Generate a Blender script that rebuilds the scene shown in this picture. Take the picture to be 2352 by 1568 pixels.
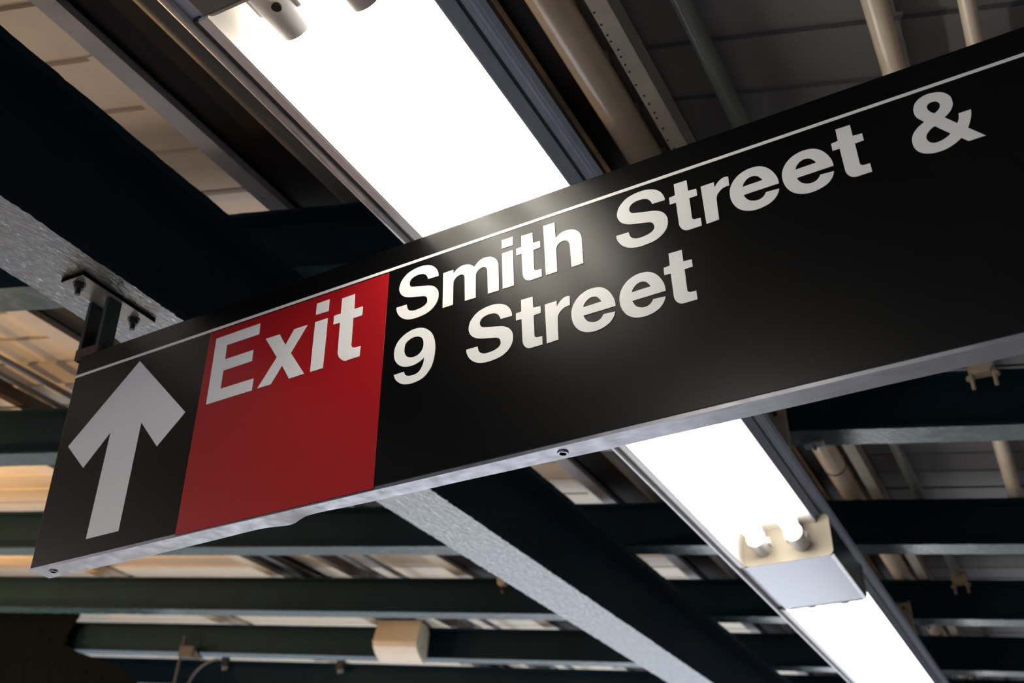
import bpy, bmesh, math, random
from mathutils import Vector, Matrix

random.seed(7)
scene = bpy.context.scene
for o in list(bpy.data.objects):
    bpy.data.objects.remove(o)
col = scene.collection

# ------------------------------------------------------------------ camera
# world: Y runs along the girder and the lamp row, X to its right, Z up; the eye is at the origin
R = Vector((0.89079462, 0.45439769, 0.00277156))
U = Vector((0.22952376, -0.45520235, 0.86029627))
W = Vector((-0.39217826, 0.76571115, 0.50978687))
cam_data = bpy.data.cameras.new('camera')
cam_data.sensor_width = 36.0
cam_data.lens = 2485.69 / 2352.0 * 36.0
cam_data.clip_start = 0.02
cam_data.dof.use_dof = True
cam_data.dof.focus_distance = 1.72
cam_data.dof.aperture_fstop = 5.0
cam = bpy.data.objects.new('camera', cam_data)
cam.matrix_world = Matrix(((R.x, U.x, -W.x, 0), (R.y, U.y, -W.y, 0), (R.z, U.z, -W.z, 0), (0, 0, 0, 1)))
col.objects.link(cam)
scene.camera = cam

# ------------------------------------------------------------------ sky and exposure
world = bpy.data.worlds.new('world')
scene.world = world
world.use_nodes = True
bg = world.node_tree.nodes['Background']
bg.inputs['Color'].default_value = (0.55, 0.70, 1.0, 1)
bg.inputs['Strength'].default_value = 0.65
vs = scene.view_settings
vs.view_transform = 'Standard'
vs.look = 'None'
vs.exposure = 0.0
vs.gamma = 1.0
vs.use_curve_mapping = False
sun_data = bpy.data.lights.new('sun', 'SUN')           # low sun that only reaches the platform beyond the end of the canopy
sun_data.energy = 20.0
sun_data.color = (1.0, 0.97, 0.93)
sun_data.angle = math.radians(1.0)
sun = bpy.data.objects.new('sun', sun_data)
sun_to = Vector((-0.30, 0.95, 0.0)).normalized() * math.cos(math.radians(40)) + Vector((0, 0, math.sin(math.radians(40))))
sun.rotation_euler = (-sun_to).to_track_quat('-Z', 'Y').to_euler()
sun.location = (-20, 0, 14)
col.objects.link(sun)
TUBE_POWER = 17.0        # radiance of the lamp tubes
FILL_POWER = 950.0      # radiance of the unseen fill lamps added on the arrow side

# ------------------------------------------------------------------ materials
def rgb(r, g, b):
    return (r, g, b, 1.0)

def mat(name, base, rough=0.5, metal=0.0, spec=0.5, noise=None, bump=None, dirt=None, coat=0.0, rvar=None, ior=1.5):
    """noise=(scale, amount) varies the value; bump=(scale xyz, strength, distance); dirt=(scale, threshold, colour)"""
    m = bpy.data.materials.new(name)
    m.use_nodes = True
    nt = m.node_tree
    b = nt.nodes['Principled BSDF']
    b.inputs['Base Color'].default_value = rgb(*base)
    b.inputs['Roughness'].default_value = rough
    b.inputs['Metallic'].default_value = metal
    b.inputs['Specular IOR Level'].default_value = spec
    b.inputs['IOR'].default_value = ior
    if coat:
        b.inputs['Coat Weight'].default_value = coat
        b.inputs['Coat Roughness'].default_value = 0.15
    tc = nt.nodes.new('ShaderNodeTexCoord')
    colour = None
    if noise:
        n = nt.nodes.new('ShaderNodeTexNoise')
        n.inputs['Scale'].default_value = noise[0]
        n.inputs['Detail'].default_value = 6
        n.inputs['Roughness'].default_value = 0.65
        nt.links.new(tc.outputs['Object'], n.inputs['Vector'])
        ramp = nt.nodes.new('ShaderNodeValToRGB')
        a = noise[1]
        ramp.color_ramp.elements[0].position = 0.3
        ramp.color_ramp.elements[1].position = 0.7
        ramp.color_ramp.elements[0].color = rgb(*[c * (1 - a) for c in base])
        ramp.color_ramp.elements[1].color = rgb(*[min(1, c * (1 + a)) for c in base])
        nt.links.new(n.outputs['Fac'], ramp.inputs['Fac'])
        colour = ramp.outputs['Color']
    if dirt:
        n = nt.nodes.new('ShaderNodeTexNoise')
        n.inputs['Scale'].default_value = dirt[0]
        n.inputs['Detail'].default_value = 4
        nt.links.new(tc.outputs['Object'], n.inputs['Vector'])
        r2 = nt.nodes.new('ShaderNodeValToRGB')
        r2.color_ramp.elements[0].position = dirt[1]
        r2.color_ramp.elements[1].position = min(1, dirt[1] + 0.04)
        nt.links.new(n.outputs['Fac'], r2.inputs['Fac'])
        mix = nt.nodes.new('ShaderNodeMix')
        mix.data_type = 'RGBA'
        nt.links.new(r2.outputs['Color'], mix.inputs[0])
        if colour:
            nt.links.new(colour, mix.inputs[6])
        else:
            mix.inputs[6].default_value = rgb(*base)
        mix.inputs[7].default_value = rgb(*dirt[2])
        colour = mix.outputs[2]
    if colour:
        nt.links.new(colour, b.inputs['Base Color'])
    if rvar:
        n = nt.nodes.new('ShaderNodeTexNoise')
        n.inputs['Scale'].default_value = rvar[0]
        n.inputs['Detail'].default_value = 5
        nt.links.new(tc.outputs['Object'], n.inputs['Vector'])
        mr = nt.nodes.new('ShaderNodeMapRange')
        mr.inputs['From Min'].default_value = 0.3
        mr.inputs['From Max'].default_value = 0.7
        mr.inputs['To Min'].default_value = rough - rvar[1]
        mr.inputs['To Max'].default_value = rough + rvar[1]
        nt.links.new(n.outputs['Fac'], mr.inputs['Value'])
        nt.links.new(mr.outputs['Result'], b.inputs['Roughness'])
    if bump:
        mp = nt.nodes.new('ShaderNodeMapping')
        mp.inputs['Scale'].default_value = bump[0]
        nt.links.new(tc.outputs['Object'], mp.inputs['Vector'])
        n = nt.nodes.new('ShaderNodeTexNoise')
        n.inputs['Scale'].default_value = 1.0
        n.inputs['Detail'].default_value = 5
        n.inputs['Roughness'].default_value = 0.6
        n.inputs['Distortion'].default_value = 0.6
        nt.links.new(mp.outputs['Vector'], n.inputs['Vector'])
        bp = nt.nodes.new('ShaderNodeBump')
        bp.inputs['Strength'].default_value = bump[1]
        bp.inputs['Distance'].default_value = bump[2]
        nt.links.new(n.outputs['Fac'], bp.inputs['Height'])
        nt.links.new(bp.outputs['Normal'], b.inputs['Normal'])
    return m

def emit(name, colour, strength):
    m = bpy.data.materials.new(name)
    m.use_nodes = True
    b = m.node_tree.nodes['Principled BSDF']
    b.inputs['Base Color'].default_value = rgb(0.9, 0.9, 0.9)
    b.inputs['Emission Color'].default_value = rgb(*colour)
    b.inputs['Emission Strength'].default_value = strength
    return m

M = {
    'sign_black': mat('sign_black', (0.002, 0.002, 0.0022), 0.28, spec=0.25, bump=((900, 900, 900), 0.05, 0.0004), dirt=(55, 0.80, (0.03, 0.026, 0.02))),
    'sign_white': mat('sign_white', (0.84, 0.84, 0.83), 0.36, spec=0.5, bump=((700, 700, 700), 0.05, 0.0004)),
    'sign_red': mat('sign_red', (0.36, 0.006, 0.010), 0.32, spec=0.5, bump=((900, 900, 900), 0.05, 0.0004), dirt=(60, 0.82, (0.05, 0.008, 0.008))),
    'aluminium': mat('aluminium', (0.28, 0.29, 0.33), 0.36, metal=1.0, noise=(26, 0.10), bump=((14, 60, 60), 0.25, 0.001), dirt=(70, 0.77, (0.10, 0.095, 0.09)), rvar=(40, 0.08)),
    'green': mat('green_paint', (0.002, 0.016, 0.027), 0.60, spec=0.18, noise=(9, 0.25), bump=((55, 55, 55), 0.3, 0.004)),
    'green_flange': mat('green_glossy_paint', (0.026, 0.060, 0.064), 0.24, spec=0.6, ior=1.6, noise=(9, 0.25), bump=((60, 60, 60), 0.22, 0.003), rvar=(18, 0.08)),
    'green_rough': mat('green_flaking_paint', (0.030, 0.052, 0.050), 0.16, spec=1.0, ior=2.15, noise=(90, 0.5), bump=((130, 40, 130), 1.0, 0.0045), rvar=(60, 0.10)),
    'green_old': mat('green_old_steel', (0.012, 0.026, 0.025), 0.55, noise=(60, 0.5), bump=((120, 120, 120), 0.4, 0.002), dirt=(45, 0.62, (0.06, 0.018, 0.008))),
    'bolt': mat('dark_bolt', (0.012, 0.018, 0.020), 0.45, noise=(120, 0.5), bump=((200, 200, 200), 0.4, 0.001)),
    'cream': mat('cream_paint', (0.55, 0.485, 0.395), 0.42, noise=(5, 0.08), dirt=(34, 0.78, (0.20, 0.16, 0.11)), bump=((30, 30, 30), 0.1, 0.002)),
    'cream_dirty': mat('cream_dusty_paint', (0.60, 0.55, 0.48), 0.50, noise=(7, 0.14), dirt=(42, 0.71, (0.07, 0.065, 0.06)), bump=((30, 30, 30), 0.15, 0.002)),
    'pipe_cream': mat('pipe_cream_gloss', (0.66, 0.56, 0.44), 0.22, noise=(6, 0.12), dirt=(38, 0.76, (0.16, 0.12, 0.08)), bump=((40, 16, 40), 0.06, 0.002)),
    'grey_pipe': mat('grey_pipe_paint', (0.15, 0.145, 0.14), 0.5, noise=(9, 0.15)),
    'green_pipe': mat('greenish_pipe_paint', (0.17, 0.19, 0.18), 0.32, noise=(9, 0.15)),
    'wire_shade': mat('bluish_wire_shade', (0.17, 0.18, 0.21), 0.45),
    'brown': mat('brown_paint', (0.075, 0.055, 0.042), 0.55, noise=(8, 0.2)),
    'black_pipe': mat('black_pipe_paint', (0.012, 0.011, 0.012), 0.4),
    'pan_white': mat('white_enamel', (0.86, 0.85, 0.82), 0.35, noise=(14, 0.02)),
    'lip': mat('lavender_enamel', (0.84, 0.81, 0.84), 0.30, dirt=(75, 0.74, (0.06, 0.05, 0.05)), noise=(18, 0.05)),
    'housing': mat('blue_grey_enamel', (0.66, 0.71, 0.90), 0.35, noise=(22, 0.08), dirt=(85, 0.80, (0.05, 0.05, 0.06))),
    'groove': mat('dark_groove', (0.035, 0.04, 0.055), 0.4),
    'rail': mat('fixture_rail_metal', (0.62, 0.61, 0.63), 0.25, metal=0.3, noise=(30, 0.10)),
    'cover': mat('ballast_cover_metal', (0.16, 0.17, 0.20), 0.25, metal=0.7, noise=(12, 0.06), bump=((6, 40, 6), 0.08, 0.001)),
    'plate': mat('beige_end_plate', (0.50, 0.45, 0.37), 0.45, noise=(20, 0.04)),
    'socket': mat('lamp_socket_plastic', (0.66, 0.66, 0.68), 0.30, dirt=(65, 0.72, (0.10, 0.08, 0.06))),
    'socket_dark': mat('dark_screw', (0.02, 0.02, 0.022), 0.4, metal=0.6),
    'steel': mat('galvanised_steel', (0.42, 0.42, 0.42), 0.42, metal=0.8, noise=(50, 0.2)),
    'speaker': mat('beige_speaker_paint', (0.56, 0.50, 0.40), 0.40, noise=(16, 0.05)),
    'clip_beige': mat('beige_clip_paint', (0.40, 0.34, 0.27), 0.5, noise=(40, 0.2)),
    'shade_strip': mat('dark_brown_shade', (0.007, 0.0055, 0.0045), 0.7, spec=0.2, noise=(6, 0.3)),
    'gusset': mat('blackened_steel', (0.0015, 0.0022, 0.0030), 0.8, spec=0.06, noise=(30, 0.5)),
    'plate_grey': mat('pale_grey_plate', (0.17, 0.17, 0.16), 0.30, spec=0.8, noise=(40, 0.3), bump=((120, 120, 120), 0.3, 0.001)),
    'purlin_grey': mat('blue_grey_purlin_paint', (0.33, 0.335, 0.37), 0.45, noise=(7, 0.14), dirt=(42, 0.70, (0.05, 0.05, 0.055))),
    'dark_grey': mat('dark_grey_paint', (0.045, 0.045, 0.05), 0.5, noise=(9, 0.2)),
    'rust': mat('rusty_steel', (0.075, 0.030, 0.018), 0.7, noise=(80, 0.4)),
    'floor': mat('grey_concrete', (0.34, 0.335, 0.33), 0.8, noise=(2.2, 0.15)),
    'dark_floor': mat('dark_floor_part', (0.035, 0.036, 0.04), 0.9, noise=(9, 0.4), bump=((30, 30, 30), 0.8, 0.02)),
    'pale_floor': mat('pale_floor_part', (0.46, 0.50, 0.56), 0.75, noise=(2.2, 0.10)),
    'sky_block': mat('dark_sky_block', (0.05, 0.06, 0.06), 0.6, noise=(3, 0.2)),
    'tube': emit('lit_tube', (1.0, 0.925, 0.80), TUBE_POWER),
    'fill_globe': emit('warm_fill_glow', (1.0, 0.56, 0.20), FILL_POWER),
    'fill_globe_white': emit('pale_fill_glow', (1.0, 0.86, 0.72), FILL_POWER),
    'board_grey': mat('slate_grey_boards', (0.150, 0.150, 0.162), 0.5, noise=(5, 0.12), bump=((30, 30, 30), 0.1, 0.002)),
}

# ------------------------------------------------------------------ mesh helpers
class MB:
    """collects vertices and faces, built as one mesh object"""
    def __init__(self):
        self.v, self.f = [], []
    def poly(self, pts, faces):
        n = len(self.v)
        self.v += [tuple(p) for p in pts]
        self.f += [tuple(i + n for i in fc) for fc in faces]
    def box(self, x0, x1, y0, y1, z0, z1):
        self.poly([(x, y, z) for z in (z0, z1) for y in (y0, y1) for x in (x0, x1)],
                  [(0, 2, 3, 1), (4, 5, 7, 6), (0, 1, 5, 4), (2, 6, 7, 3), (0, 4, 6, 2), (1, 3, 7, 5)])
        return self
    def prism(self, prof, a, b, fn):
        """prof: list of 2D points, extruded from a to b; fn(p, q, s) gives the 3D point"""
        n = len(prof)
        self.poly([fn(p, q, a) for p, q in prof] + [fn(p, q, b) for p, q in prof],
                  [tuple(range(n - 1, -1, -1)), tuple(range(n, 2 * n))] + [(i, (i + 1) % n, n + (i + 1) % n, n + i) for i in range(n)])
        return self
    def tube(self, pts, r, seg=16, caps=True):
        pts = [Vector(p) for p in pts]
        rr = r if isinstance(r, (list, tuple)) else [r] * len(pts)
        rings = []
        prev = None
        for i, p in enumerate(pts):
            t = (pts[min(i + 1, len(pts) - 1)] - pts[max(i - 1, 0)])
            t.normalize()
            if prev is None:
                ref = Vector((0, 0, 1)) if abs(t.z) < 0.9 else Vector((1, 0, 0))
                a = t.cross(ref).normalized()
            else:
                a = (prev - t * prev.dot(t)).normalized()
            prev = a
            b = t.cross(a)
            rings.append([p + (a * math.cos(2 * math.pi * k / seg) + b * math.sin(2 * math.pi * k / seg)) * rr[i] for k in range(seg)])
        n = len(rings)
        faces = []
        for i in range(n - 1):
            for k in range(seg):
                faces.append((i * seg + k, i * seg + (k + 1) % seg, (i + 1) * seg + (k + 1) % seg, (i + 1) * seg + k))
        if caps:
            faces.append(tuple(range(seg - 1, -1, -1)))
            faces.append(tuple((n - 1) * seg + k for k in range(seg)))
        self.poly([v for ring in rings for v in ring], faces)
        return self
    def build(self, name, m, parent=None, smooth=False, bevel=0.0):
        me = bpy.data.meshes.new(name)
        me.from_pydata(self.v, [], self.f)
        bm = bmesh.new()
        bm.from_mesh(me)
        bmesh.ops.recalc_face_normals(bm, faces=bm.faces)
        if bevel:
            bmesh.ops.bevel(bm, geom=list(bm.edges), offset=bevel, segments=2, affect='EDGES', profile=0.6)
        bm.to_mesh(me)
        bm.free()
        me.materials.append(M[m] if isinstance(m, str) else m)
        if smooth:
            me.polygons.foreach_set('use_smooth', [True] * len(me.polygons))
            try:
                me.set_sharp_from_angle(angle=math.radians(40))
            except Exception:
                pass
        me.update()
        o = bpy.data.objects.new(name, me)
        col.objects.link(o)
        if parent:
            o.parent = parent
        return o

def empty(name, matrix):
    o = bpy.data.objects.new(name, None)
    o.empty_display_size = 0.1
    col.objects.link(o)
    o.matrix_world = matrix
    return o

def tag(o, label=None, cat=None, group=None, kind=None):
    if label: o['label'] = label
    if cat: o['category'] = cat
    if group: o['group'] = group
    if kind: o['kind'] = kind
    return o

def copy_tree(o, parent=None):
    c = o.copy()
    col.objects.link(c)
    if parent:
        c.parent = parent
    for ch in list(o.children):
        copy_tree(ch, c)
    return c

def frame(x, y, z, o):
    return Matrix(((x.x, y.x, z.x, o[0]), (x.y, y.y, z.y, o[1]), (x.z, y.z, z.z, o[2]), (0, 0, 0, 1)))

def hexpts(r, rot=0.0):
    return [(r * math.cos(rot + math.pi / 3 * k), r * math.sin(rot + math.pi / 3 * k)) for k in range(6)]

def disc(r, n=20):
    return [(r * math.cos(2 * math.pi * k / n), r * math.sin(2 * math.pi * k / n)) for k in range(n)]

XY = lambda p, q, s: (p, q, s)
XZ = lambda p, q, s: (p, s, q)
YZ = lambda p, q, s: (s, p, q)
GLYPHS = {
 'S': ["*892.3,-94.1 891.8,-88.4 888.6,-79.8 882.8,-72.3 875.4,-67.1 867.4,-64.1 858.5,-62.4 847.3,-62.7 837.0,-64.6 828.3,-68.0 820.6,-74.3 815.4,-81.4 813.0,-88.6 812.5,-96.4 814.9,-103.6 818.9,-109.6 824.8,-114.3 832.2,-117.8 838.7,-119.7 846.7,-121.5 858.7,-124.3 865.1,-126.0 869.5,-128.9 871.7,-133.5 872.1,-139.1 870.2,-142.3 866.9,-145.1 860.7,-147.4 853.0,-148.5 845.9,-148.6 839.6,-147.0 834.6,-143.9 831.6,-139.1 *829.9,-131.9 *809.3,-131.7 809.7,-137.3 812.4,-144.4 816.9,-151.2 822.8,-156.8 830.2,-161.2 838.2,-163.6 847.7,-164.8 858.6,-164.3 868.6,-162.9 876.9,-160.1 884.4,-155.2 890.2,-148.6 893.4,-141.2 894.2,-133.7 893.5,-126.6 890.9,-120.3 886.3,-114.5 880.7,-110.6 874.3,-107.7 867.9,-106.0 858.4,-103.8 848.7,-101.5 839.0,-98.9 835.2,-95.9 833.4,-91.3 833.9,-86.7 836.4,-82.7 841.1,-79.9 846.6,-78.5 853.0,-78.2 859.4,-79.2 865.1,-82.3 868.9,-87.1 *871.6,-93.6"],
 'm': ["*901.8,-92.1 *921.5,-91.8 *922.3,-100.5 925.1,-96.3 930.7,-92.0 937.7,-89.6 944.8,-89.5 951.2,-90.8 957.6,-94.6 *963.1,-99.9 966.7,-95.9 972.2,-91.2 979.8,-88.4 986.7,-88.6 994.4,-90.4 1000.6,-94.4 1005.5,-99.8 1008.3,-105.8 1009.4,-112.6 *1010.9,-161.9 *990.2,-161.4 *988.5,-116.9 987.9,-113.1 985.7,-109.2 982.6,-106.7 978.1,-106.2 972.9,-108.1 968.5,-111.6 966.6,-116.7 *967.4,-161.5 *946.5,-161.5 *944.8,-115.2 944.0,-111.7 941.8,-108.4 938.6,-106.8 934.3,-106.7 929.1,-108.9 925.0,-112.9 923.1,-118.1 *923.6,-161.6 *903.4,-161.6"],
 'i': ["*1015.1,-64.5 *1036.4,-64.7 *1036.6,-81.8 *1015.6,-81.8",
   "*1015.9,-91.5 *1036.6,-91.4 *1038.7,-161.4 *1017.9,-161.2"],
 't': ["*1052.1,-69.4 *1072.8,-69.7 *1073.6,-90.4 *1086.6,-91.4 *1087.0,-104.2 *1074.4,-104.7 *1075.5,-140.7 1076.3,-143.6 1078.8,-145.6 1081.7,-146.0 *1088.7,-146.3 *1089.3,-161.1 *1071.6,-161.3 1068.3,-161.3 1064.2,-160.4 1060.0,-157.5 1056.7,-152.9 1054.9,-147.4 1054.5,-143.3 *1052.9,-104.8 *1042.9,-104.5 *1042.7,-91.7 *1052.5,-90.7"],
 'h': ["*1092.8,-64.0 *1113.6,-64.3 *1114.8,-96.5 1118.8,-92.6 1123.8,-89.4 1130.4,-87.8 1137.8,-88.0 1145.1,-90.0 1151.5,-93.8 1156.2,-98.9 1159.2,-105.4 1160.4,-112.0 *1162.0,-160.5 *1141.5,-160.9 *1139.6,-117.9 1138.4,-113.0 1136.0,-109.3 1131.6,-106.6 1125.9,-106.3 1120.1,-108.7 1116.8,-113.3 1115.6,-119.2 *1116.6,-160.7 *1096.3,-161.2"],
 'r': ["*1093.5,-214.9 *1114.3,-214.5 *1114.3,-225.0 1117.7,-220.0 1122.4,-215.4 1127.8,-212.3 1132.4,-211.7 *1136.8,-212.9 *1136.9,-229.3 1132.0,-229.4 1126.6,-230.9 1121.2,-234.8 1117.2,-240.0 1115.6,-246.7 *1115.9,-284.2 *1096.2,-285.2"],
 'e': ["*1211.9,-254.4 1211.0,-244.7 1207.8,-235.1 1202.4,-225.4 1195.4,-217.9 1187.4,-213.1 1179.3,-211.5 1170.3,-211.4 1161.2,-213.7 1152.8,-218.3 1146.1,-225.0 1141.4,-233.1 1139.1,-242.0 1139.0,-251.4 1140.6,-260.6 1144.4,-269.6 1150.1,-277.2 1157.4,-282.7 1166.1,-286.2 1174.8,-287.4 1183.6,-286.8 1192.4,-284.8 1200.5,-280.7 1205.8,-275.4 1209.1,-269.9 *1210.9,-263.8 *1191.6,-262.5 1189.6,-266.2 1185.8,-269.7 1180.6,-271.6 1174.7,-271.4 1168.9,-269.2 1164.6,-266.0 1161.4,-261.1 *1159.0,-255.2",
   "*1159.0,-240.2 1161.3,-234.6 1165.9,-229.7 1171.2,-227.0 1177.2,-226.9 1182.3,-229.3 1186.5,-234.2 *1189.3,-239.4"],
 '&': ["*1683.2,-104.2 1677.9,-97.6 1674.1,-90.7 1672.8,-84.1 1673.3,-77.4 1675.5,-71.0 1679.3,-65.8 1685.1,-61.9 1691.8,-59.8 1699.4,-59.8 1707.2,-61.7 1714.6,-65.6 1719.7,-71.1 1722.8,-77.7 1723.5,-84.9 1722.9,-90.6 1720.6,-96.4 1716.9,-101.5 1713.1,-104.9 *1708.6,-107.9 *1722.1,-124.3 1724.7,-119.4 1726.1,-114.1 *1726.6,-109.1 *1742.5,-108.9 1741.8,-115.3 1739.7,-122.7 1736.6,-130.5 *1733.3,-137.2 *1751.2,-158.5 *1729.7,-158.7 *1722.2,-149.8 1716.2,-154.2 1708.9,-157.6 1700.6,-160.2 1692.6,-160.9 1684.2,-160.2 1676.7,-157.7 1670.1,-153.4 1665.1,-147.2 1662.4,-139.4 1662.0,-130.5 1663.7,-122.8 1667.2,-116.7 1672.2,-111.3 1678.0,-107.4",
   "*1697.9,-95.9 1702.4,-93.2 1705.6,-89.6 1707.1,-85.5 1706.9,-81.1 1704.8,-77.6 1702.0,-75.8 1697.7,-75.2 1693.8,-76.4 1691.0,-79.4 1690.6,-83.1 1691.6,-87.9 1694.0,-92.0",
   "*1694.4,-117.0 *1711.1,-137.4 1706.8,-140.6 1700.8,-143.4 1694.4,-144.8 1688.4,-144.3 1684.0,-141.6 1681.2,-136.6 1680.8,-130.6 1682.6,-125.9 1686.5,-121.8 1690.4,-118.9"],
 '9': ["*813.2,-263.1 815.1,-269.6 819.1,-275.5 824.7,-280.7 831.7,-284.8 839.7,-287.1 848.4,-288.1 858.5,-287.5 867.7,-285.2 875.2,-281.3 881.8,-274.6 886.8,-266.8 889.9,-258.0 891.7,-247.3 892.4,-237.0 891.7,-226.2 889.4,-215.7 885.4,-206.1 879.5,-198.2 872.1,-191.9 863.9,-187.9 855.0,-186.0 844.6,-186.2 834.3,-189.0 824.9,-194.0 817.2,-201.1 812.5,-209.5 810.7,-218.2 811.0,-227.5 813.6,-235.9 818.5,-243.4 825.3,-249.4 833.6,-253.2 842.4,-254.9 851.9,-254.9 860.4,-252.7 866.5,-250.0 *871.2,-246.1 871.0,-253.5 869.0,-260.4 865.8,-266.2 861.4,-270.9 855.3,-273.0 848.3,-273.4 841.9,-272.5 837.0,-269.9 834.3,-266.5 *832.6,-262.3",
   "848.7,-201.4 842.4,-203.0 836.2,-206.2 832.1,-211.2 830.9,-217.8 831.3,-224.9 833.7,-230.9 837.2,-235.3 842.9,-238.2 849.4,-239.5 856.5,-238.8 862.6,-235.7 867.0,-230.1 869.0,-223.4 868.6,-215.7 866.3,-209.7 861.7,-204.8 855.9,-202.2"],
 'E': ["*391.8,-70.8 *499.0,-69.1 *500.1,-92.9 *421.8,-93.5 *422.8,-124.4 *491.1,-123.8 *491.3,-147.2 *422.9,-148.3 *422.8,-186.3 *501.3,-185.9 *501.6,-210.0 *392.7,-210.9"],
 'x': ["*518.2,-108.2 *551.1,-108.3 *568.0,-135.7 *584.5,-107.3 *614.3,-107.5 *582.8,-155.9 *619.6,-208.0 *586.2,-209.0 *566.4,-177.6 *545.2,-209.5 *514.2,-209.5 *551.1,-156.2"],
 'I': ["*631.7,-67.8 *659.4,-67.3 *660.5,-91.9 *631.8,-91.7",
   "*632.0,-107.0 *659.8,-106.9 *661.2,-208.3 *632.9,-208.4"],
 'T': ["*688.6,-75.0 *716.6,-74.5 *718.0,-106.2 *736.6,-106.3 *736.8,-124.8 *717.7,-125.0 *718.4,-176.9 719.9,-182.6 725.3,-186.1 *738.8,-186.9 *738.8,-207.1 *715.5,-207.2 707.5,-207.1 699.0,-201.8 693.1,-194.2 690.6,-186.1 *689.4,-125.2 *674.6,-125.0 *674.3,-106.6 *689.1,-106.2"],
 'arrow': ["*188.1,-62.3 *341.1,-213.1 *282.2,-269.1 *227.3,-206.7 *223.4,-422.1 *140.1,-422.3 *145.9,-207.9 *88.2,-269.8 *28.9,-211.2"],
}

# ------------------------------------------------------------------ setting: floor, sky-blocking wall, roof boards
FLOOR_Z = -1.6
tag(MB().box(-6.6, 4.4, -12, 4.7, FLOOR_Z - 0.2, FLOOR_Z).build('floor', 'floor'), kind='structure')
tag(MB().box(-6.6, -1.9, 4.7, 26, FLOOR_Z - 0.2, FLOOR_Z).build('bounce_floor_1', 'pale_floor'), kind='structure')  # unseen floor toned pale here, dark alongside, to shape the bounce
tag(MB().box(-1.9, 4.4, 4.7, 26, FLOOR_Z - 0.2, FLOOR_Z).build('bounce_floor_2', 'dark_floor'), kind='structure')
tag(MB().box(-24, -6.6, -12, 26, FLOOR_Z - 0.2, FLOOR_Z - 0.02).build('bounce_floor_3', 'dark_floor'), kind='structure')
tag(MB().box(4.2, 4.35, -12, 22, FLOOR_Z, 1.55).build('added_wall_right', 'sky_block'), kind='structure')  # unseen dark wall put in to hold back sky light

EX = Vector((0.9709, 0.2238, -0.0814)).normalized()      # along a joist, to the right
EY = Vector((0, 0, 1)).cross(EX).normalized()            # level, across a joist, away from the eye
EZ = EX.cross(EY)
GX = -1.69                                               # girder centre line
SLOPE = 0.0837
def joist_z(x, z0=1.63):
    return z0 - SLOPE * (x - GX)
JOIST_H = 0.195
GAP = 0.097                                              # joist top to underside of boards
def top_z(x):
    return joist_z(x, 1.63 + JOIST_H)

ceiling = tag(empty('ceiling', Matrix.Translation((GX, 0, 1.63 + JOIST_H + GAP))), kind='structure')
PITCH = 0.1898
pw = PITCH * 0.9745
prof = [(0.0, 0.012), (0.006, 0.0), (pw - 0.022, 0.0), (pw - 0.016, 0.012), (pw, 0.012), (pw, 0.032), (0.0, 0.032)]
plank_mesh = {}
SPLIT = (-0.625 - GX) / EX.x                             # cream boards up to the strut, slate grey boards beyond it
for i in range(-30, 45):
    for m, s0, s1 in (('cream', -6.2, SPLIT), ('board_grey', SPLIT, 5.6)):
        if m not in plank_mesh:
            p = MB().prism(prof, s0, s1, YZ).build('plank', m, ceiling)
            plank_mesh[m] = p.data
        else:
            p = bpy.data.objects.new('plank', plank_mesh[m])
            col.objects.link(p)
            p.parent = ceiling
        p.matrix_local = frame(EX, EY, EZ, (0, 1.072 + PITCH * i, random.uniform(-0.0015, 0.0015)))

# ------------------------------------------------------------------ steel: girder and joists
def flange(length0, length1, w0, w1, h0, h1, axis, step=0.02, amp=0.0018):
    """a plate whose long edges are a little ragged from layers of flaking paint"""
    m = MB()
    n = int((length1 - length0) / step)
    ja = jb = 0.0
    pts = []
    for i in range(n + 1):
        s = length0 + (length1 - length0) * i / n
        ja = 0.45 * ja + random.gauss(0, amp)
        jb = 0.45 * jb + random.gauss(0, amp)
        row = [(w0 + ja, h0), (w1 + jb, h0), (w1 + jb * 0.5, h1), (w0 + ja * 0.5, h1)]
        pts += [axis(p, q, s) for p, q in row]
    faces = [(0, 1, 2, 3), tuple(4 * n + k for k in (3, 2, 1, 0))]
    for i in range(n):
        for k in range(4):
            a, b = 4 * i + k, 4 * i + (k + 1) % 4
            faces.append((a, b, b + 4, a + 4))
    m.poly(pts, faces)
    return m

def dull_edges(o):
    """the downward face keeps its glossy green; all other faces take the darker dull green"""
    o.data.materials.append(M['green'])
    for p in o.data.polygons:
        if p.normal.z > -0.6:
            p.material_index = 1
    return o

girder = tag(empty('steel_girder', Matrix.Translation((GX, 0, 1.271))),
             'deep dark green I-beam girder with flaking paint that carries the roof joists', 'beam')
dull_edges(flange(-4.0, 9.5, -0.098, 0.098, 0.0, 0.020, XZ, 0.006, 0.0011).build('bottom_flange', 'green_rough', girder))
MB().box(-0.007, 0.007, -4.0, 9.5, 0.020, 0.325).build('web', 'green', girder)
flange(-4.0, 9.5, -0.098, 0.098, 0.325, 0.350, XZ, 0.02, 0.0016).build('top_flange', 'green', girder)

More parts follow.
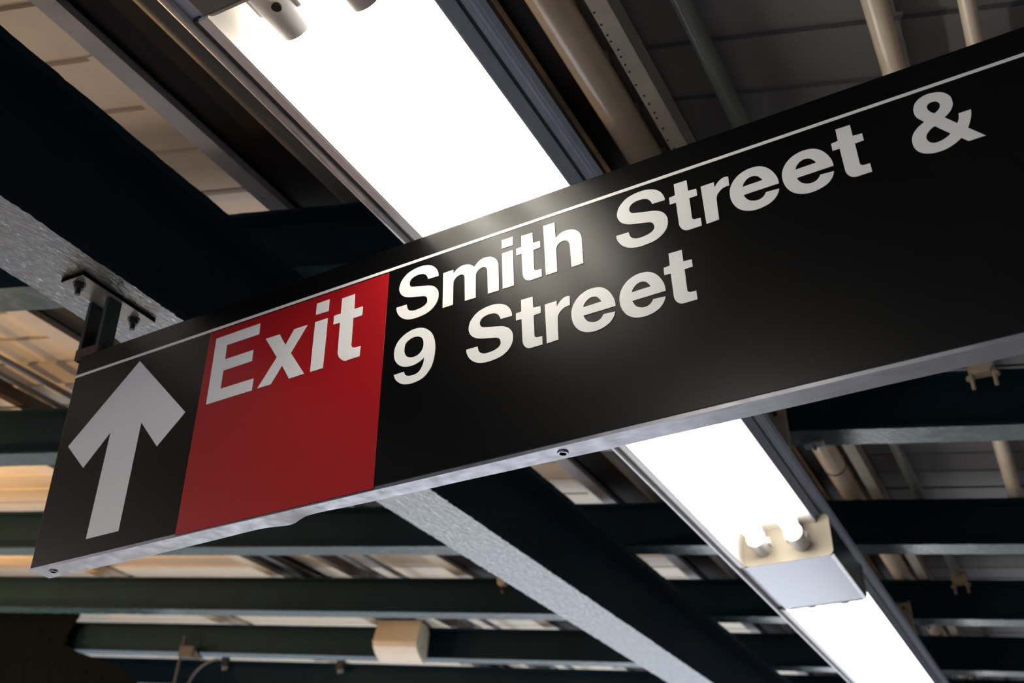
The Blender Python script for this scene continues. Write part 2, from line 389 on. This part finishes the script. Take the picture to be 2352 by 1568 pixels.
ORD = {0: None, 1: 'first', 2: 'second', 3: 'third', 4: 'fourth', 5: 'fifth', 6: 'sixth', 7: 'seventh'}
JY = {0: 0.642, 1: 1.809, 2: 2.988, 3: 4.171, 4: 5.333, 5: 6.466, 6: 7.62, 7: 8.79}
FW = 0.117
def joist_frame(k):
    return frame(EX, EY, EZ, (GX, JY[k], 1.63))
def joist_point(k, x, t=0.0, h=0.0):
    s = (x - GX) / EX.x
    return Vector((GX, JY[k], 1.63)) + EX * s + EY * t + EZ * h
joists = {}
for k, y in JY.items():
    lab = ('dark green steel roof joist crossing the girder ' +
           ('on the arrow side of the sign' if k == 0 else ORD[k] + ' one behind the exit sign'))
    if k == 0:
        lab = 'dark green steel roof joist crossing the girder in front of the exit sign'
    j = tag(empty('roof_joist', joist_frame(k)), lab, 'beam', 'green roof joists')
    a, b = -6.0, 5.2
    dull_edges(flange(a, b, 0.0, FW, 0.0, 0.011, YZ, 0.03, 0.0012).build('bottom_flange', 'green_flange', j))
    MB().box(a, b, FW / 2 - 0.004, FW / 2 + 0.004, 0.011, JOIST_H - 0.011).build('web', 'green', j)
    flange(a, b, 0.0, FW, JOIST_H - 0.011, JOIST_H, YZ, 0.03, 0.0014).build('top_flange', 'green', j)
    joists[k] = j

# ------------------------------------------------------------------ runs along the roof (parallel to the girder)
Y0, Y1 = -3.0, 9.3
def strip(name, m, x0, x1, lift, h, label, cat, dots=False):
    xc = (x0 + x1) / 2
    o = empty(name, Matrix.Translation((xc, 0, top_z(xc) + lift)))
    w = (x1 - x0) / 2
    MB().box(-w, w, Y0, Y1, 0, h).build('bar', m, o)
    if dots:
        rivet = None
        y = 0.55
        while y < 2.4:
            x = -w * 0.62 + random.uniform(-0.003, 0.003)
            if rivet is None:
                rv = MB().prism(disc(0.0028, 8), -0.0012, 0.0, XY).build('rivet', 'bolt', o)
                rivet = rv.data
            else:
                rv = bpy.data.objects.new('rivet', rivet)
                col.objects.link(rv)
                rv.parent = o
            rv.location = (x, y, 0)
            y += random.uniform(0.018, 0.045)
    return tag(o, label, cat)

strip('purlin', 'purlin_grey', -1.712, -1.660, 0.036, 0.046, 'dusty blue grey roof purlin running just above the big girder', 'purlin')
strip('purlin', 'cream', -2.965, -2.895, 0.036, 0.046, 'cream roof purlin on the arrow side of the girder, next but one to the speaker', 'purlin')
strip('purlin', 'cream', -4.090, -4.025, 0.036, 0.046, 'cream roof purlin directly beside the beige speaker', 'purlin')
strip('purlin', 'cream', -5.240, -5.170, 0.036, 0.046, 'cream roof purlin farther out than the beige speaker', 'purlin')
strip('purlin', 'brown', -3.585, -3.545, 0.030, 0.052, 'narrow dark brown roof purlin between two cream purlins', 'purlin')
strip('perforated_strut', 'cream_dirty', -0.578, -0.537, 0.004, 0.078, 'cream box strut with a row of dark holes beside the big glossy pipe', 'strut', dots=True)

def shade_strip(x0, x1, label):  # dark sheets put where shade falls beside the purlins and the pipe
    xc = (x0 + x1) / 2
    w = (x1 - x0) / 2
    o = empty('roof_shade_strip', Matrix.Translation((xc, 0, top_z(xc) + 0.058)) @ Matrix.Rotation(math.atan(SLOPE), 4, 'Y'))
    MB().box(-w, w, Y0, Y1, 0.004, 0.024).build('shade_sheet', 'shade_strip', o)
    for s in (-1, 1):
        MB().box(s * w - 0.003, s * w + 0.003, Y0, Y1, 0, 0.024).build('shade_edge', 'shade_strip', o)
    return tag(o, label, 'shade_strip')
shade_strip(-1.652, -1.495, 'black brown shade strip between the girder purlin and the dark grey pipe')
shade_strip(-2.885, -2.690, 'black brown shade strip on the arrow side of the girder')
shade_strip(-4.010, -3.860, 'black brown shade strip beside the speaker')
shade_strip(-0.765, -0.712, 'narrow black brown shade strip between the lamp row and the thick glossy pipe')
def pipe(name, m, x, r, lift, label, cat='pipe', band=None):
    o = empty(name, Matrix.Translation((x, 0, top_z(x) + lift + r)))
    MB().tube([(0, Y0, 0), (0, Y1, 0)], r, 28).build('barrel', m, o, smooth=True)
    if band:
        for y in band:
            MB().tube([(0, y - 0.004, 0), (0, y + 0.004, 0)], r + 0.0025, 28).build('clip_band', 'black_pipe', o, smooth=True)
    return tag(o, label, cat)
pipe('service_pipe', 'pipe_cream', -0.660, 0.0435, 0.0, 'thick glossy cream pipe running right beside the lamp row', band=(4.12,))
pipe('service_pipe', 'grey_pipe', -1.450, 0.031, 0.002, 'dark grey pipe between the girder and the lamp row')
pipe('service_pipe', 'grey_pipe', -0.812, 0.036, 0.002, 'dull grey brown pipe half hidden above the lamp row')
pipe('service_pipe', 'green_pipe', -0.401, 0.021, 0.002, 'thin greenish grey pipe under the dark boards')
pipe('service_pipe', 'pipe_cream', -0.047, 0.0265, 0.002, 'cream pipe above the ampersand of the sign')
pipe('service_pipe', 'pipe_cream', 0.118, 0.0175, 0.002, 'slim cream pipe above the unlettered end of the sign')
pipe('conduit', 'black_pipe', -3.815, 0.022, 0.002, 'black pipe under the cream boards beside the speaker')
pipe('conduit', 'black_pipe', -2.640, 0.020, 0.002, 'black pipe close to the girder on its arrow side')
pipe('conduit', 'wire_shade', -3.300, 0.012, 0.030, 'thin bluish wire shadow bar under the cream boards, closer to the girder', 'conduit')  # thin bars put in for the shadows of wires on the boards
pipe('conduit', 'wire_shade', -3.420, 0.011, 0.030, 'thin bluish wire shadow bar under the cream boards, closer to the brown purlin', 'conduit')  # bar put in for a wire's shadow on the boards
for nm, x0, x1, y0, y1, lab in (
        ('cleat_plate', -1.785, -1.722, 1.225, 1.435, 'pale cream cleat plate on the boards beside the girder purlin in front of the sign'),
        ('cleat_plate', -1.785, -1.722, 4.075, 4.275, 'pale cream cleat plate on the boards beside the girder purlin behind the sign'),
        ('cleat_plate', -3.040, -2.975, 4.90, 5.12, 'pale cream cleat plate beside the purlin on the arrow side')):
    xc, yc = (x0 + x1) / 2, (y0 + y1) / 2
    o = MB().box(x0 - xc, x1 - xc, y0 - yc, y1 - yc, 0, 0.010).build(nm, 'pan_white' if False else 'cream', None, bevel=0.001)
    o.location = (xc, yc, top_z(xc) + 0.0875)
    o.rotation_euler.y = math.atan(SLOPE)
    tag(o, lab, 'plate')

# ------------------------------------------------------------------ the exit sign
SX = Vector((0.998892, -0.047067, 0.0))
SN = Vector((0.047067, 0.998892, 0.0))
SIGN_L, SIGN_H, SIGN_T = 2.40, 0.460, 0.042
so = SX * -1.751 + SN * 1.2494 + Vector((0, 0, 0.657))
sign = empty('exit_sign', frame(SX, SN, Vector((0, 0, 1)), so))
tag(sign, 'long black hanging exit sign with a red panel, white arrow and street lettering', 'sign')
MB().box(0, SIGN_L, 0.0, SIGN_T - 0.004, 0.006, SIGN_H).build('face_box', 'sign_black', sign, bevel=0.0012)
# aluminium bottom rail with its dented back edge
edge = [(0, .046), (.05, .047), (.2, .048), (.315, .047), (.45, .044), (.52, .0415), (.545, .0425), (.568, .045), (.585, .0455), (.60, .041), (.617, .0335), (.63, .0295),
        (.645, .0295), (.70, .0335), (.767, .037), (.92, .0375), (1.03, .039), (1.17, .0425), (1.5, .0425), (1.9, .0425), (SIGN_L, .0425)]
m = MB()
pts, faces = [], []
N = 240
for i in range(N + 1):
    u = SIGN_L * i / N
    for (a, da), (b, db) in zip(edge, edge[1:]):
        if a <= u <= b:
            d = da + (db - da) * (u - a) / (b - a)
            break
    dip = -0.004 * math.exp(-((u - 0.60) / 0.045) ** 2)
    wob = 0.00012 * math.sin(u * 17) + 0.0001 * math.sin(u * 41 + 1)
    pts += [(u, 0.0008, 0.006), (u, 0.0008, wob), (u, d * 0.5, wob * 1.4 + dip * 0.35), (u, d, wob + dip), (u, d, 0.022 + dip)]
for i in range(N):
    for k in range(4):
        faces.append((5 * i + k, 5 * i + k + 1, 5 * i + 6 + k, 5 * i + 5 + k))
faces += [(0, 1, 2, 3, 4), tuple(5 * N + k for k in (4, 3, 2, 1, 0))]
m.poly(pts, faces)
m.build('bottom_rail', 'aluminium', sign, smooth=True)
MB().box(-0.002, 0.0, 0.001, SIGN_T + 0.003, 0.001, 0.012).build('end_tab', 'aluminium', sign)
for u in (0.041, 1.108, 2.2):
    ring = disc(0.0085, 24)
    sc = MB().tube([(u, 0.021, 0.0015), (u, 0.021, -0.0022), (u, 0.021, -0.0022), (u, 0.021, 0.0015)], [0.0090, 0.0080, 0.0055, 0.0050], 20, caps=False).build('screw_cup', 'aluminium', sign, smooth=True)
    MB().prism([(u + a, 0.021 + b) for a, b in disc(0.0055, 16)], 0.0006, -0.0008, XY).build('screw_head', 'socket_dark', sc)

def outline(txt, du=0.0, dv=0.0):
    """corner points are starred; runs between corners are smoothed"""
    raw = []
    for t in txt.split():
        c = t.startswith('*')
        a, b = t.strip('*').split(',')
        raw.append((float(a) + du, float(b) + dv, c))
    n = len(raw)
    out = []
    for i in range(n):
        p0, p1, p2, p3 = raw[(i - 1) % n], raw[i], raw[(i + 1) % n], raw[(i + 2) % n]
        out.append((p1[0], p1[1]))
        if p1[2] and p2[2]:
            continue
        t1 = ((p2[0] - p0[0]) / 2, (p2[1] - p0[1]) / 2)
        t2 = ((p3[0] - p1[0]) / 2, (p3[1] - p1[1]) / 2)
        if p1[2]:
            t1 = (p2[0] - p1[0] - t2[0] * 0.5, p2[1] - p1[1] - t2[1] * 0.5)
        if p2[2]:
            t2 = (p2[0] - p1[0] - t1[0] * 0.5, p2[1] - p1[1] - t1[1] * 0.5)
        l12 = math.hypot(p2[0] - p1[0], p2[1] - p1[1])
        def lim(t):
            l = math.hypot(*t)
            return t if l <= 1.15 * l12 else (t[0] * 1.15 * l12 / l, t[1] * 1.15 * l12 / l)
        t1, t2 = lim(t1), lim(t2)
        for s in (0.25, 0.5, 0.75):
            h1, h2, h3, h4 = 2 * s**3 - 3 * s**2 + 1, s**3 - 2 * s**2 + s, -2 * s**3 + 3 * s**2, s**3 - s**2
            out.append((h1 * p1[0] + h2 * t1[0] + h3 * p2[0] + h4 * t2[0], h1 * p1[1] + h2 * t1[1] + h3 * p2[1] + h4 * t2[1]))
    return out

def flat_shape(name, contours, m, thick, base, label=None):
    """filled outline in the plane of the sign face, standing proud of it by thick"""
    cu = bpy.data.curves.new(name, 'CURVE')
    cu.dimensions = '2D'
    cu.fill_mode = 'BOTH'
    cu.extrude = thick / 2
    for c in contours:
        sp = cu.splines.new('POLY')
        sp.points.add(len(c) - 1)
        sp.use_cyclic_u = True
        for pnt, (a, b) in zip(sp.points, c):
            pnt.co = (a / 1000, b / 1000 + SIGN_H, 0, 1)
    tmp = bpy.data.objects.new('tmp', cu)
    col.objects.link(tmp)
    dg = bpy.context.evaluated_depsgraph_get()
    me = bpy.data.meshes.new_from_object(tmp.evaluated_get(dg))
    bpy.data.objects.remove(tmp)
    bpy.data.curves.remove(cu)
    me.name = name
    for v in me.vertices:                                  # curve plane XY -> sign face XZ, front towards -Y
        x, y, z = v.co
        v.co = (x, -z - thick / 2 - base, y)
    bm = bmesh.new()
    bm.from_mesh(me)
    bmesh.ops.remove_doubles(bm, verts=bm.verts, dist=1e-6)
    bmesh.ops.recalc_face_normals(bm, faces=bm.faces)
    bm.to_mesh(me)
    bm.free()
    me.materials.clear()
    me.materials.append(M[m])
    o = bpy.data.objects.new(name, me)
    col.objects.link(o)
    o.parent = sign
    if label:
        o['label'] = label
    return o

flat_shape('red_panel', [[(373, -53), (788, -53), (788, -457), (369, -457)]], 'sign_red', 0.0006, 0.0, 'red panel behind the word Exit')
flat_shape('stripe', [[(0.5, -44.6), (2399, -44.6), (2399, -50.2), (0.5, -50.2)]], 'sign_white', 0.0007, 0.0, 'thin white line along the top')
flat_shape('arrow', [outline(GLYPHS['arrow'][0])], 'sign_white', 0.0008, 0.0, 'large white arrow pointing up')
def letter(key, du=0.0, dv=0.0, base=0.0, label=None):
    flat_shape('letter', [outline(c, du, dv) for c in GLYPHS[key]], 'sign_white', 0.0009, base, label)
for key, nm in (('E', 'E'), ('x', 'x'), ('I', 'i'), ('T', 't')):
    letter(key, base=0.0006, label='white letter %s on the red panel' % nm)
for key in 'Smith':
    letter(key)
# reference corners: S lower terminal, t crossbar foot, r foot, e bar end
REF = {'S': (809.3, -131.7), 't': (1042.9, -104.5), 'r': (1096.2, -285.2), 'e': (1211.9, -254.4)}
for key, u, v in (('S', 1219.5, -129.6), ('t', 1309.7, -103.3), ('r', 1363.2, -159.6), ('e', 1476.2, -128.7), ('e', 1555.0, -128.7), ('t', 1557.3, -102.4),
                  ('S', 952.2, -255.0), ('t', 1042.4, -228.2), ('r', 1096.2, -285.2), ('e', 1211.9, -254.4), ('e', 1291.9, -253.4), ('t', 1291.8, -226.2)):
    letter(key, u - REF[key][0], v - REF[key][1])
letter('&')
letter('9', label='white figure 9')

# ------------------------------------------------------------------ hanger bracket between girder and sign
br = tag(empty('sign_bracket', Matrix.Translation((-1.672, 1.352, 1.271))),
         'old dark steel bracket bolted under the girder holding up the arrow end of the sign', 'bracket')
bp = MB().box(-0.034, 0.030, -0.100, 0.112, -0.0095, 0.0).build('base_plate', 'gusset', br, bevel=0.0012)
MB().box(-0.0335, 0.0295, -0.0995, 0.1115, -0.0103, -0.0094).build('pale_face', 'plate_grey', bp)  # thin paler grey sheet over the underside of the plate
for y in (-0.078, 0.080):
    b = MB().prism(disc(0.0135, 24), -0.0095, -0.0125, XY).build('washer', 'bolt', br)
    b.location = (-0.002, y, 0)
    nut = MB().prism(hexpts(0.0105, 0.3 + y), -0.0125, -0.0225, XY).build('nut', 'bolt', b)
    MB().prism(disc(0.0056, 14), -0.0225, -0.036, XY).build('bolt_end', 'bolt', b)
top_off = so.z + SIGN_H - 1.271                            # sign top in the bracket frame
for x0, x1 in ((-0.040, -0.030), (0.010, 0.020)):
    MB().box(x0, x1, -0.015, 0.022, top_off, -0.0095).build('strap', 'green_old', br, bevel=0.001)
MB().box(-0.030, 0.010, 0.012, 0.020, top_off, -0.075).build('spacer', 'green_old', br)
MB().box(-0.043, 0.022, -0.016, 0.023, top_off, top_off + 0.026).build('foot', 'rust', br, bevel=0.001)
MB().prism(hexpts(0.010), -0.046, -0.0405, lambda p, q, s: (s, p + 0.002, q - 0.104)).build('bolt_head', 'bolt', br)
MB().prism(hexpts(0.008), 0.020, 0.036, lambda p, q, s: (s, p + 0.004, q - 0.128)).build('bolt_head', 'bolt', br)
br2 = tag(empty('sign_bracket', Matrix.Translation(so + SX * 2.15 + SN * 0.02 + Vector((0, 0, SIGN_H)))),
          'dark steel rod hanger above the unlettered end of the sign', 'bracket')
MB().tube([(0, 0, 0.0), (0, 0, top_z(0.4) + 0.095 - so.z - SIGN_H)], 0.008, 12).build('rod', 'green_old', br2, smooth=True)
MB().box(-0.03, 0.03, -0.018, 0.018, 0, 0.012).build('foot', 'green_old', br2, bevel=0.001)

# ------------------------------------------------------------------ lamp row
LIT0, LIT1, FXL = 0.52, 3.12, 3.12
def rounded(x0, x1, z0, z1, r, n=5):
    pts = []
    for cx, cz, a0 in ((x1 - r, z0 + r, -90), (x1 - r, z1 - r, 0), (x0 + r, z1 - r, 90), (x0 + r, z0 + r, 180)):
        for i in range(n + 1):
            a = math.radians(a0 + 90 * i / n)
            pts.append((cx + r * math.cos(a), cz + r * math.sin(a)))
    return pts
def make_lamp(tube_mat, label, group):
    root = tag(empty('fluorescent_fixture', Matrix.Identity(4)), label, 'light fixture', group)
    # reflector: flat top sheet with a cove into the deep wall on one side
    cove = [(0.122, 0.110), (-0.085, 0.110), (-0.105, 0.104), (-0.117, 0.092), (-0.1225, 0.074), (-0.1245, 0.0), (-0.1275, 0.0), (-0.1275, 0.114), (0.122, 0.114)]
    MB().prism(cove, LIT0, LIT1, XZ).build('reflector', 'pan_white', root, smooth=True)
    MB().box(-0.1415, -0.1275, LIT0, LIT1, -0.001, 0.006).build('lip', 'lip', root)
    MB().box(-0.1520, -0.1415, LIT0, LIT1, 0.004, 0.012).build('groove_strip', 'groove', root)  # dark strip laid along the groove
    MB().prism([(-0.1595 + a, 0.004 + b) for a, b in disc(0.0075, 16)], 0.0, FXL, XZ).build('side_rail', 'rail', root, smooth=True)
    MB().box(-0.158, -0.1275, 0.0, FXL, 0.012, 0.166).box(-0.1275, 0.122, 0.0, FXL, 0.1145, 0.166).build('housing', 'housing', root)
    MB().box(0.116, 0.1215, LIT0, LIT1, 0.1075, 0.1145).build('edge_hem', 'housing', root)
    MB().box(-0.150, 0.126, 0.0, FXL, 0.166, 0.172).build('groove_strip', 'groove', root)
    MB().box(-0.158, 0.134, 0.0, FXL, 0.172, 0.236).build('wireway', 'housing', root)
    for z in (0.184, 0.202):
        MB().prism([(0.1345 + a, z + c) for a, c in disc(0.0035, 12)], 0.0, FXL, XZ).build('side_rail', 'housing', root, smooth=True)
    cv = MB().box(-0.1275, 0.1565, 0.004, LIT0 - 0.004, -0.001, 0.118).build('ballast_cover', 'cover', root, bevel=0.0015)
    MB().box(0.148, 0.1600, 0.004, LIT0 - 0.004, -0.002, 0.002).build('cover_hem', 'rail', cv)
    for y in (LIT0 - 0.004, LIT1 - 0.004):
        MB().prism(rounded(-0.1275, 0.1615, -0.003, 0.134, 0.018), y, y + 0.004, XZ).build('end_plate', 'plate', root)
    for x in (-0.055, 0.065):
        MB().tube([(x, LIT0 + 0.050, 0.052), (x, LIT0 + 0.058, 0.052), (x, LIT1 - 0.058, 0.052), (x, LIT1 - 0.050, 0.052)], [0.013, 0.019, 0.019, 0.013], 24).build('lamp_tube', tube_mat, root, smooth=True)
        for y, s in ((LIT0, 1), (LIT1 - 0.004, -1)):
            f = lambda dy: y + s * dy
            sk = MB().tube([(x, f(0.0), 0.052), (x, f(0.080), 0.052), (x, f(0.104), 0.052), (x, f(0.106), 0.052)], [0.0300, 0.0300, 0.0300, 0.0240], 28).build('lamp_socket', 'socket', root, smooth=True)
            MB().box(x - 0.012, x + 0.012, min(f(0), f(0.060)), max(f(0), f(0.060)), 0.052, 0.112).build('socket_stem', 'socket', sk, bevel=0.002)
            MB().box(x - 0.036, x - 0.024, min(f(0.02), f(0.066)), max(f(0.02), f(0.066)), 0.044, 0.060).build('socket_ear', 'socket', sk, bevel=0.003)
            MB().box(x + 0.022, x + 0.036, min(f(0.030), f(0.070)), max(f(0.030), f(0.070)), 0.040, 0.060).build('socket_ear', 'socket', sk, bevel=0.003)
            if s > 0:
              MB().prism([(x + 0.012 + a, f(0.045) + b) for a, b in disc(0.0075, 14)], 0.0262, 0.0225, XY).build('socket_screw', 'socket_dark', sk)
    for x in (-0.055, 0.065):
        for y in (LIT0 + 0.13, LIT1 - 0.13):
            MB().tube([(x + 0.03, y, 0.110), (x + 0.03, y, 0.107), (x + 0.03, y, 0.106)], [0.008, 0.007, 0.003], 14).build('pan_screw', 'steel', root, smooth=True)
    return root
LX, LZ = -0.745, 1.161
lampA = make_lamp('tube', 'lit twin tube fluorescent fixture reaching over the top edge of the sign', 'fluorescent lamp row')
lampA.location = (LX, 0.24, LZ)
for y, lab in ((0.24 + FXL, 'lit twin tube fluorescent fixture in the row behind the sign'),
               (0.24 - FXL, 'lit twin tube fluorescent fixture in the row before the sign'),
               (0.24 + 2 * FXL, 'lit twin tube fluorescent fixture at the far end of the row behind the sign')):
    c = copy_tree(lampA)
    c.location = (LX, y, LZ)
    c['label'] = lab
# unseen fill lamps added to warm the boards and brighten the arrow
for x, y, z, rad, gm, lab in ((-4.6, -0.70, 1.25, 0.034, 'fill_globe_white', 'added pale fill lamp on the arrow side, in front of the sign'),
                     (-4.8, 1.70, 1.30, 0.055, 'fill_globe', 'added warm fill lamp on the arrow side, level with the sign'),
                     (-5.6, 2.60, 1.35, 0.055, 'fill_globe', 'added warm fill lamp on the arrow side, below the second joist behind the sign'),
                     (-6.6, 3.60, 1.45, 0.055, 'fill_globe', 'added warm fill lamp farthest out on the arrow side')):
    o = tag(empty('fill_lamp', Matrix.Translation((x, y, z))), lab, 'lamp', 'added fill lamps')
    bm = bmesh.new()
    bmesh.ops.create_uvsphere(bm, u_segments=20, v_segments=12, radius=rad)
    me = bpy.data.meshes.new('fill_globe')
    bm.to_mesh(me)
    bm.free()
    me.materials.append(M[gm])
    g = bpy.data.objects.new('fill_globe', me)
    col.objects.link(g)
    g.parent = o
    MB().tube([(0, 0, rad - 0.005), (0, 0, 0.10), (0, 0, 0.12)], [0.028, 0.028, 0.010], 14).build('fill_holder', 'bolt', o, smooth=True)
    MB().tube([(0, 0, 0.12), (0, 0, top_z(x) + 0.095 - z)], 0.008, 10).build('rod', 'bolt', o, smooth=True)

# hangers from joists to the lamp row
def hanger(k, lab):
    x = -0.672
    p0 = joist_point(k, x, -0.022, 0.0)
    o = tag(empty('lamp_hanger', Matrix.Translation((p0.x, p0.y, LZ + 0.236))), lab, 'hanger')
    h = joist_z(x) - LZ - 0.236
    s = MB().box(-0.030, 0.030, -0.006, 0.0, 0.0, h + 0.070).box(-0.030, -0.026, -0.034, -0.006, 0.0, h + 0.070).box(0.026, 0.030, -0.034, -0.006, 0.0, h + 0.070)
    s.build('strut', 'clip_beige', o)
    MB().box(-0.020, 0.020, 0.0, 0.060, h - 0.012, h - 0.002).build('beam_clip', 'steel', o, bevel=0.001)
    MB().prism(hexpts(0.009), -0.045, -0.034, lambda p, q, t: (p, t, q + h + 0.035)).build('bolt_head', 'bolt', o)
    # clip gripping the far edge of the flange
    MB().box(0.045, 0.110, 0.118, 0.160, h - 0.020, h - 0.004).build('flange_grip', 'steel', o, bevel=0.002)
    MB().tube([(0.078, 0.14, h - 0.035), (0.078, 0.14, h + 0.02)], 0.006, 10).build('grip_bolt', 'steel', o, smooth=True)
    return o
hanger(2, 'beige channel strut hanging the lamp row from the second joist behind the sign')
hanger(4, 'beige channel strut hanging the lamp row from the fourth joist behind the sign')
hanger(0, 'beige channel strut hanging the lamp row from the joist in front of the sign')

# ------------------------------------------------------------------ small fittings on the joists
def pipe_clamp(k, x, r, lab, wide=0.045):
    p0 = joist_point(k, x, -0.030, 0.0)
    zc = top_z(x) + 0.002 + r
    o = tag(empty('pipe_clamp', Matrix.Translation((p0.x, p0.y, zc))), lab, 'clamp', 'pipe clamps on the joists')
    prof = [(-wide, 0.0), (-wide, -r - 0.010), (-wide * 0.6, -r - 0.034), (wide * 0.6, -r - 0.034), (wide, -r - 0.010), (wide, 0.0)]
    MB().prism(prof, -0.024, 0.024, XZ).build('saddle', 'clip_beige', o, bevel=0.002)
    for s in (-1, 1):
        b = MB().tube([(s * (wide - 0.006), 0, -r - 0.078), (s * (wide - 0.006), 0, -0.005)], 0.0065, 12).build('leg_bolt', 'clip_beige', o, smooth=True)
        MB().prism(hexpts(0.013), -r - 0.046, -r - 0.034, lambda p, q, t: (p + s * (wide - 0.002), q, t)).build('nut', 'clip_beige', b)
    return o
pipe_clamp(2, -0.047, 0.0265, 'beige two legged pipe clamp below the ampersand end of the sign', 0.040)
pipe_clamp(4, -0.401, 0.021, 'beige two legged pipe clamp on the thin greenish pipe beside the lamp row', 0.036)
o = tag(empty('beam_clip', Matrix.Translation(joist_point(4, -2.675, -0.030, 0.180))), 'small beige beam clip with a rusty screw tip beside the girder', 'clamp')
MB().prism([(-0.024, 0.03), (-0.026, -0.018), (-0.018, -0.036), (0.018, -0.036), (0.026, -0.018), (0.024, 0.03)], -0.020, 0.02, XZ).build('jaw', 'clip_beige', o, bevel=0.002)
MB().tube([(0, 0, -0.036), (0, 0, -0.060), (0, 0, -0.062), (0, 0, -0.078)], [0.005, 0.005, 0.010, 0.010], 10).build('screw', 'rust', o, smooth=True)
for x, lab in ((-5.93, 'tiny dark beam clip on the sixth joist nearer the junction box'), (-4.98, 'tiny dark beam clip on the sixth joist nearer the speaker')):
    o = tag(empty('beam_clip', Matrix.Translation(joist_point(6, x, -0.02, 0.16))), lab, 'clamp')
    MB().box(-0.03, 0.03, -0.02, 0.02, -0.02, 0.05).build('jaw', 'bolt', o, bevel=0.003)
    MB().tube([(-0.012, 0, -0.045), (-0.012, 0, -0.02)], 0.010, 10).build('screw', 'steel', o, smooth=True)
    MB().tube([(0.018, 0, -0.045), (0.018, 0, -0.02)], 0.007, 10).build('screw', 'steel', o, smooth=True)

# speaker on the fifth joist
sp = tag(empty('speaker_box', joist_frame(5) @ Matrix.Translation(((-3.815 - GX) / EX.x, 0, 0))), 'beige metal loudspeaker box hung on the fifth joist', 'speaker')
sprof = [(-0.215, 0.180), (-0.262, 0.035), (-0.252, 0.004), (-0.205, -0.026), (-0.110, -0.055), (-0.060, -0.055), (-0.045, -0.030), (-0.045, 0.140), (-0.090, 0.180)]
MB().prism(sprof, -0.145, 0.145, YZ).build('cabinet', 'speaker', sp, bevel=0.003)
MB().prism([(a * 0.985 - 0.002, b * 0.97 + 0.002) for a, b in sprof], 0.146, 0.149, YZ).build('side_cap', 'speaker', sp)
MB().box(-0.149, 0.149, -0.262, -0.256, 0.030, 0.040).build('seam', 'speaker', sp)
MB().box(-0.05, 0.05, -0.05, FW / 2 - 0.004, 0.09, 0.13).build('mount_arm', 'bolt', sp)
MB().box(-0.12, 0.16, -0.19, -0.06, 0.174, 0.192).build('top_bracket', 'black_pipe', sp)
MB().prism([(-0.14 + a, 0.03 + b) for a, b in disc(0.008, 12)], 0.149, 0.151, YZ).build('side_screw', 'bolt', sp)

# junction box with conduit and cable on the fifth joist
jb = tag(empty('junction_box', joist_frame(5) @ Matrix.Translation(((-5.34 - GX) / EX.x, 0, 0))), 'small grey junction box under the fifth joist with a drop conduit', 'electric box')
MB().box(-0.055, 0.055, -0.06, 0.02, -0.045, 0.028).build('box', 'dark_grey', jb, bevel=0.004)
MB().prism([(0.055, 0.01), (0.055, -0.04), (0.105, -0.055), (0.115, -0.045)], -0.05, 0.0, lambda p, q, s: (p, s, q)).build('cable_gland', 'dark_grey', jb)
MB().tube([(-0.050, -0.03, -0.75), (-0.050, -0.03, 0.10)], 0.009, 10).build('conduit', 'dark_grey', jb, smooth=True)
pts = []
for i in range(13):
    a = i / 12 * math.pi / 2
    pts.append((0.25 - 0.20 * math.sin(a), -0.03, -0.05 - 0.22 * (1 - math.cos(a)) ))
pts += [(0.045, -0.03, -0.40), (0.05, -0.03, -0.6)]
MB().tube(pts, 0.008, 10).build('cable', 'dark_grey', jb, smooth=True)

# riveted corner bracket at the outer end of the joists
gp = tag(empty('riveted_gusset', joist_frame(5) @ Matrix.Translation(((-6.25 - GX) / EX.x, -0.05, 0))), 'dark riveted steel gusset plate at the outer end of the fifth joist', 'gusset')
curve = [(-1.2, 0.30), (0.02, 0.30), (0.03, 0.22), (-0.02, 0.10), (-0.03, 0.02), (0.10, -0.03), (0.45, -0.12), (0.62, -0.22), (0.70, -0.40), (0.70, -0.5), (-1.2, -0.5)]
MB().prism(curve, -0.012, 0.0, XZ).build('plate', 'gusset', gp)
rm = None
for x, z in ((-0.25, 0.12), (-0.16, 0.05), (-0.08, 0.20), (-0.02, 0.05), (0.0, 0.15), (-0.30, -0.10), (-0.12, -0.12), (0.05, -0.14), (0.2, -0.17), (0.34, -0.2), (0.45, -0.25), (0.52, -0.34), (0.55, -0.46), (0.3, -0.35), (0.1, -0.3), (-0.15, -0.3)):
    if rm is None:
        rv = MB().tube([(0, 0, 0), (0, -0.006, 0), (0, -0.011, 0)], [0.015, 0.012, 0.005], 10).build('rivet', 'gusset', gp, smooth=True)
        rm = rv.data
    else:
        rv = bpy.data.objects.new('rivet', rm)
        col.objects.link(rv)
        rv.parent = gp
    rv.location = (x, -0.012, z)
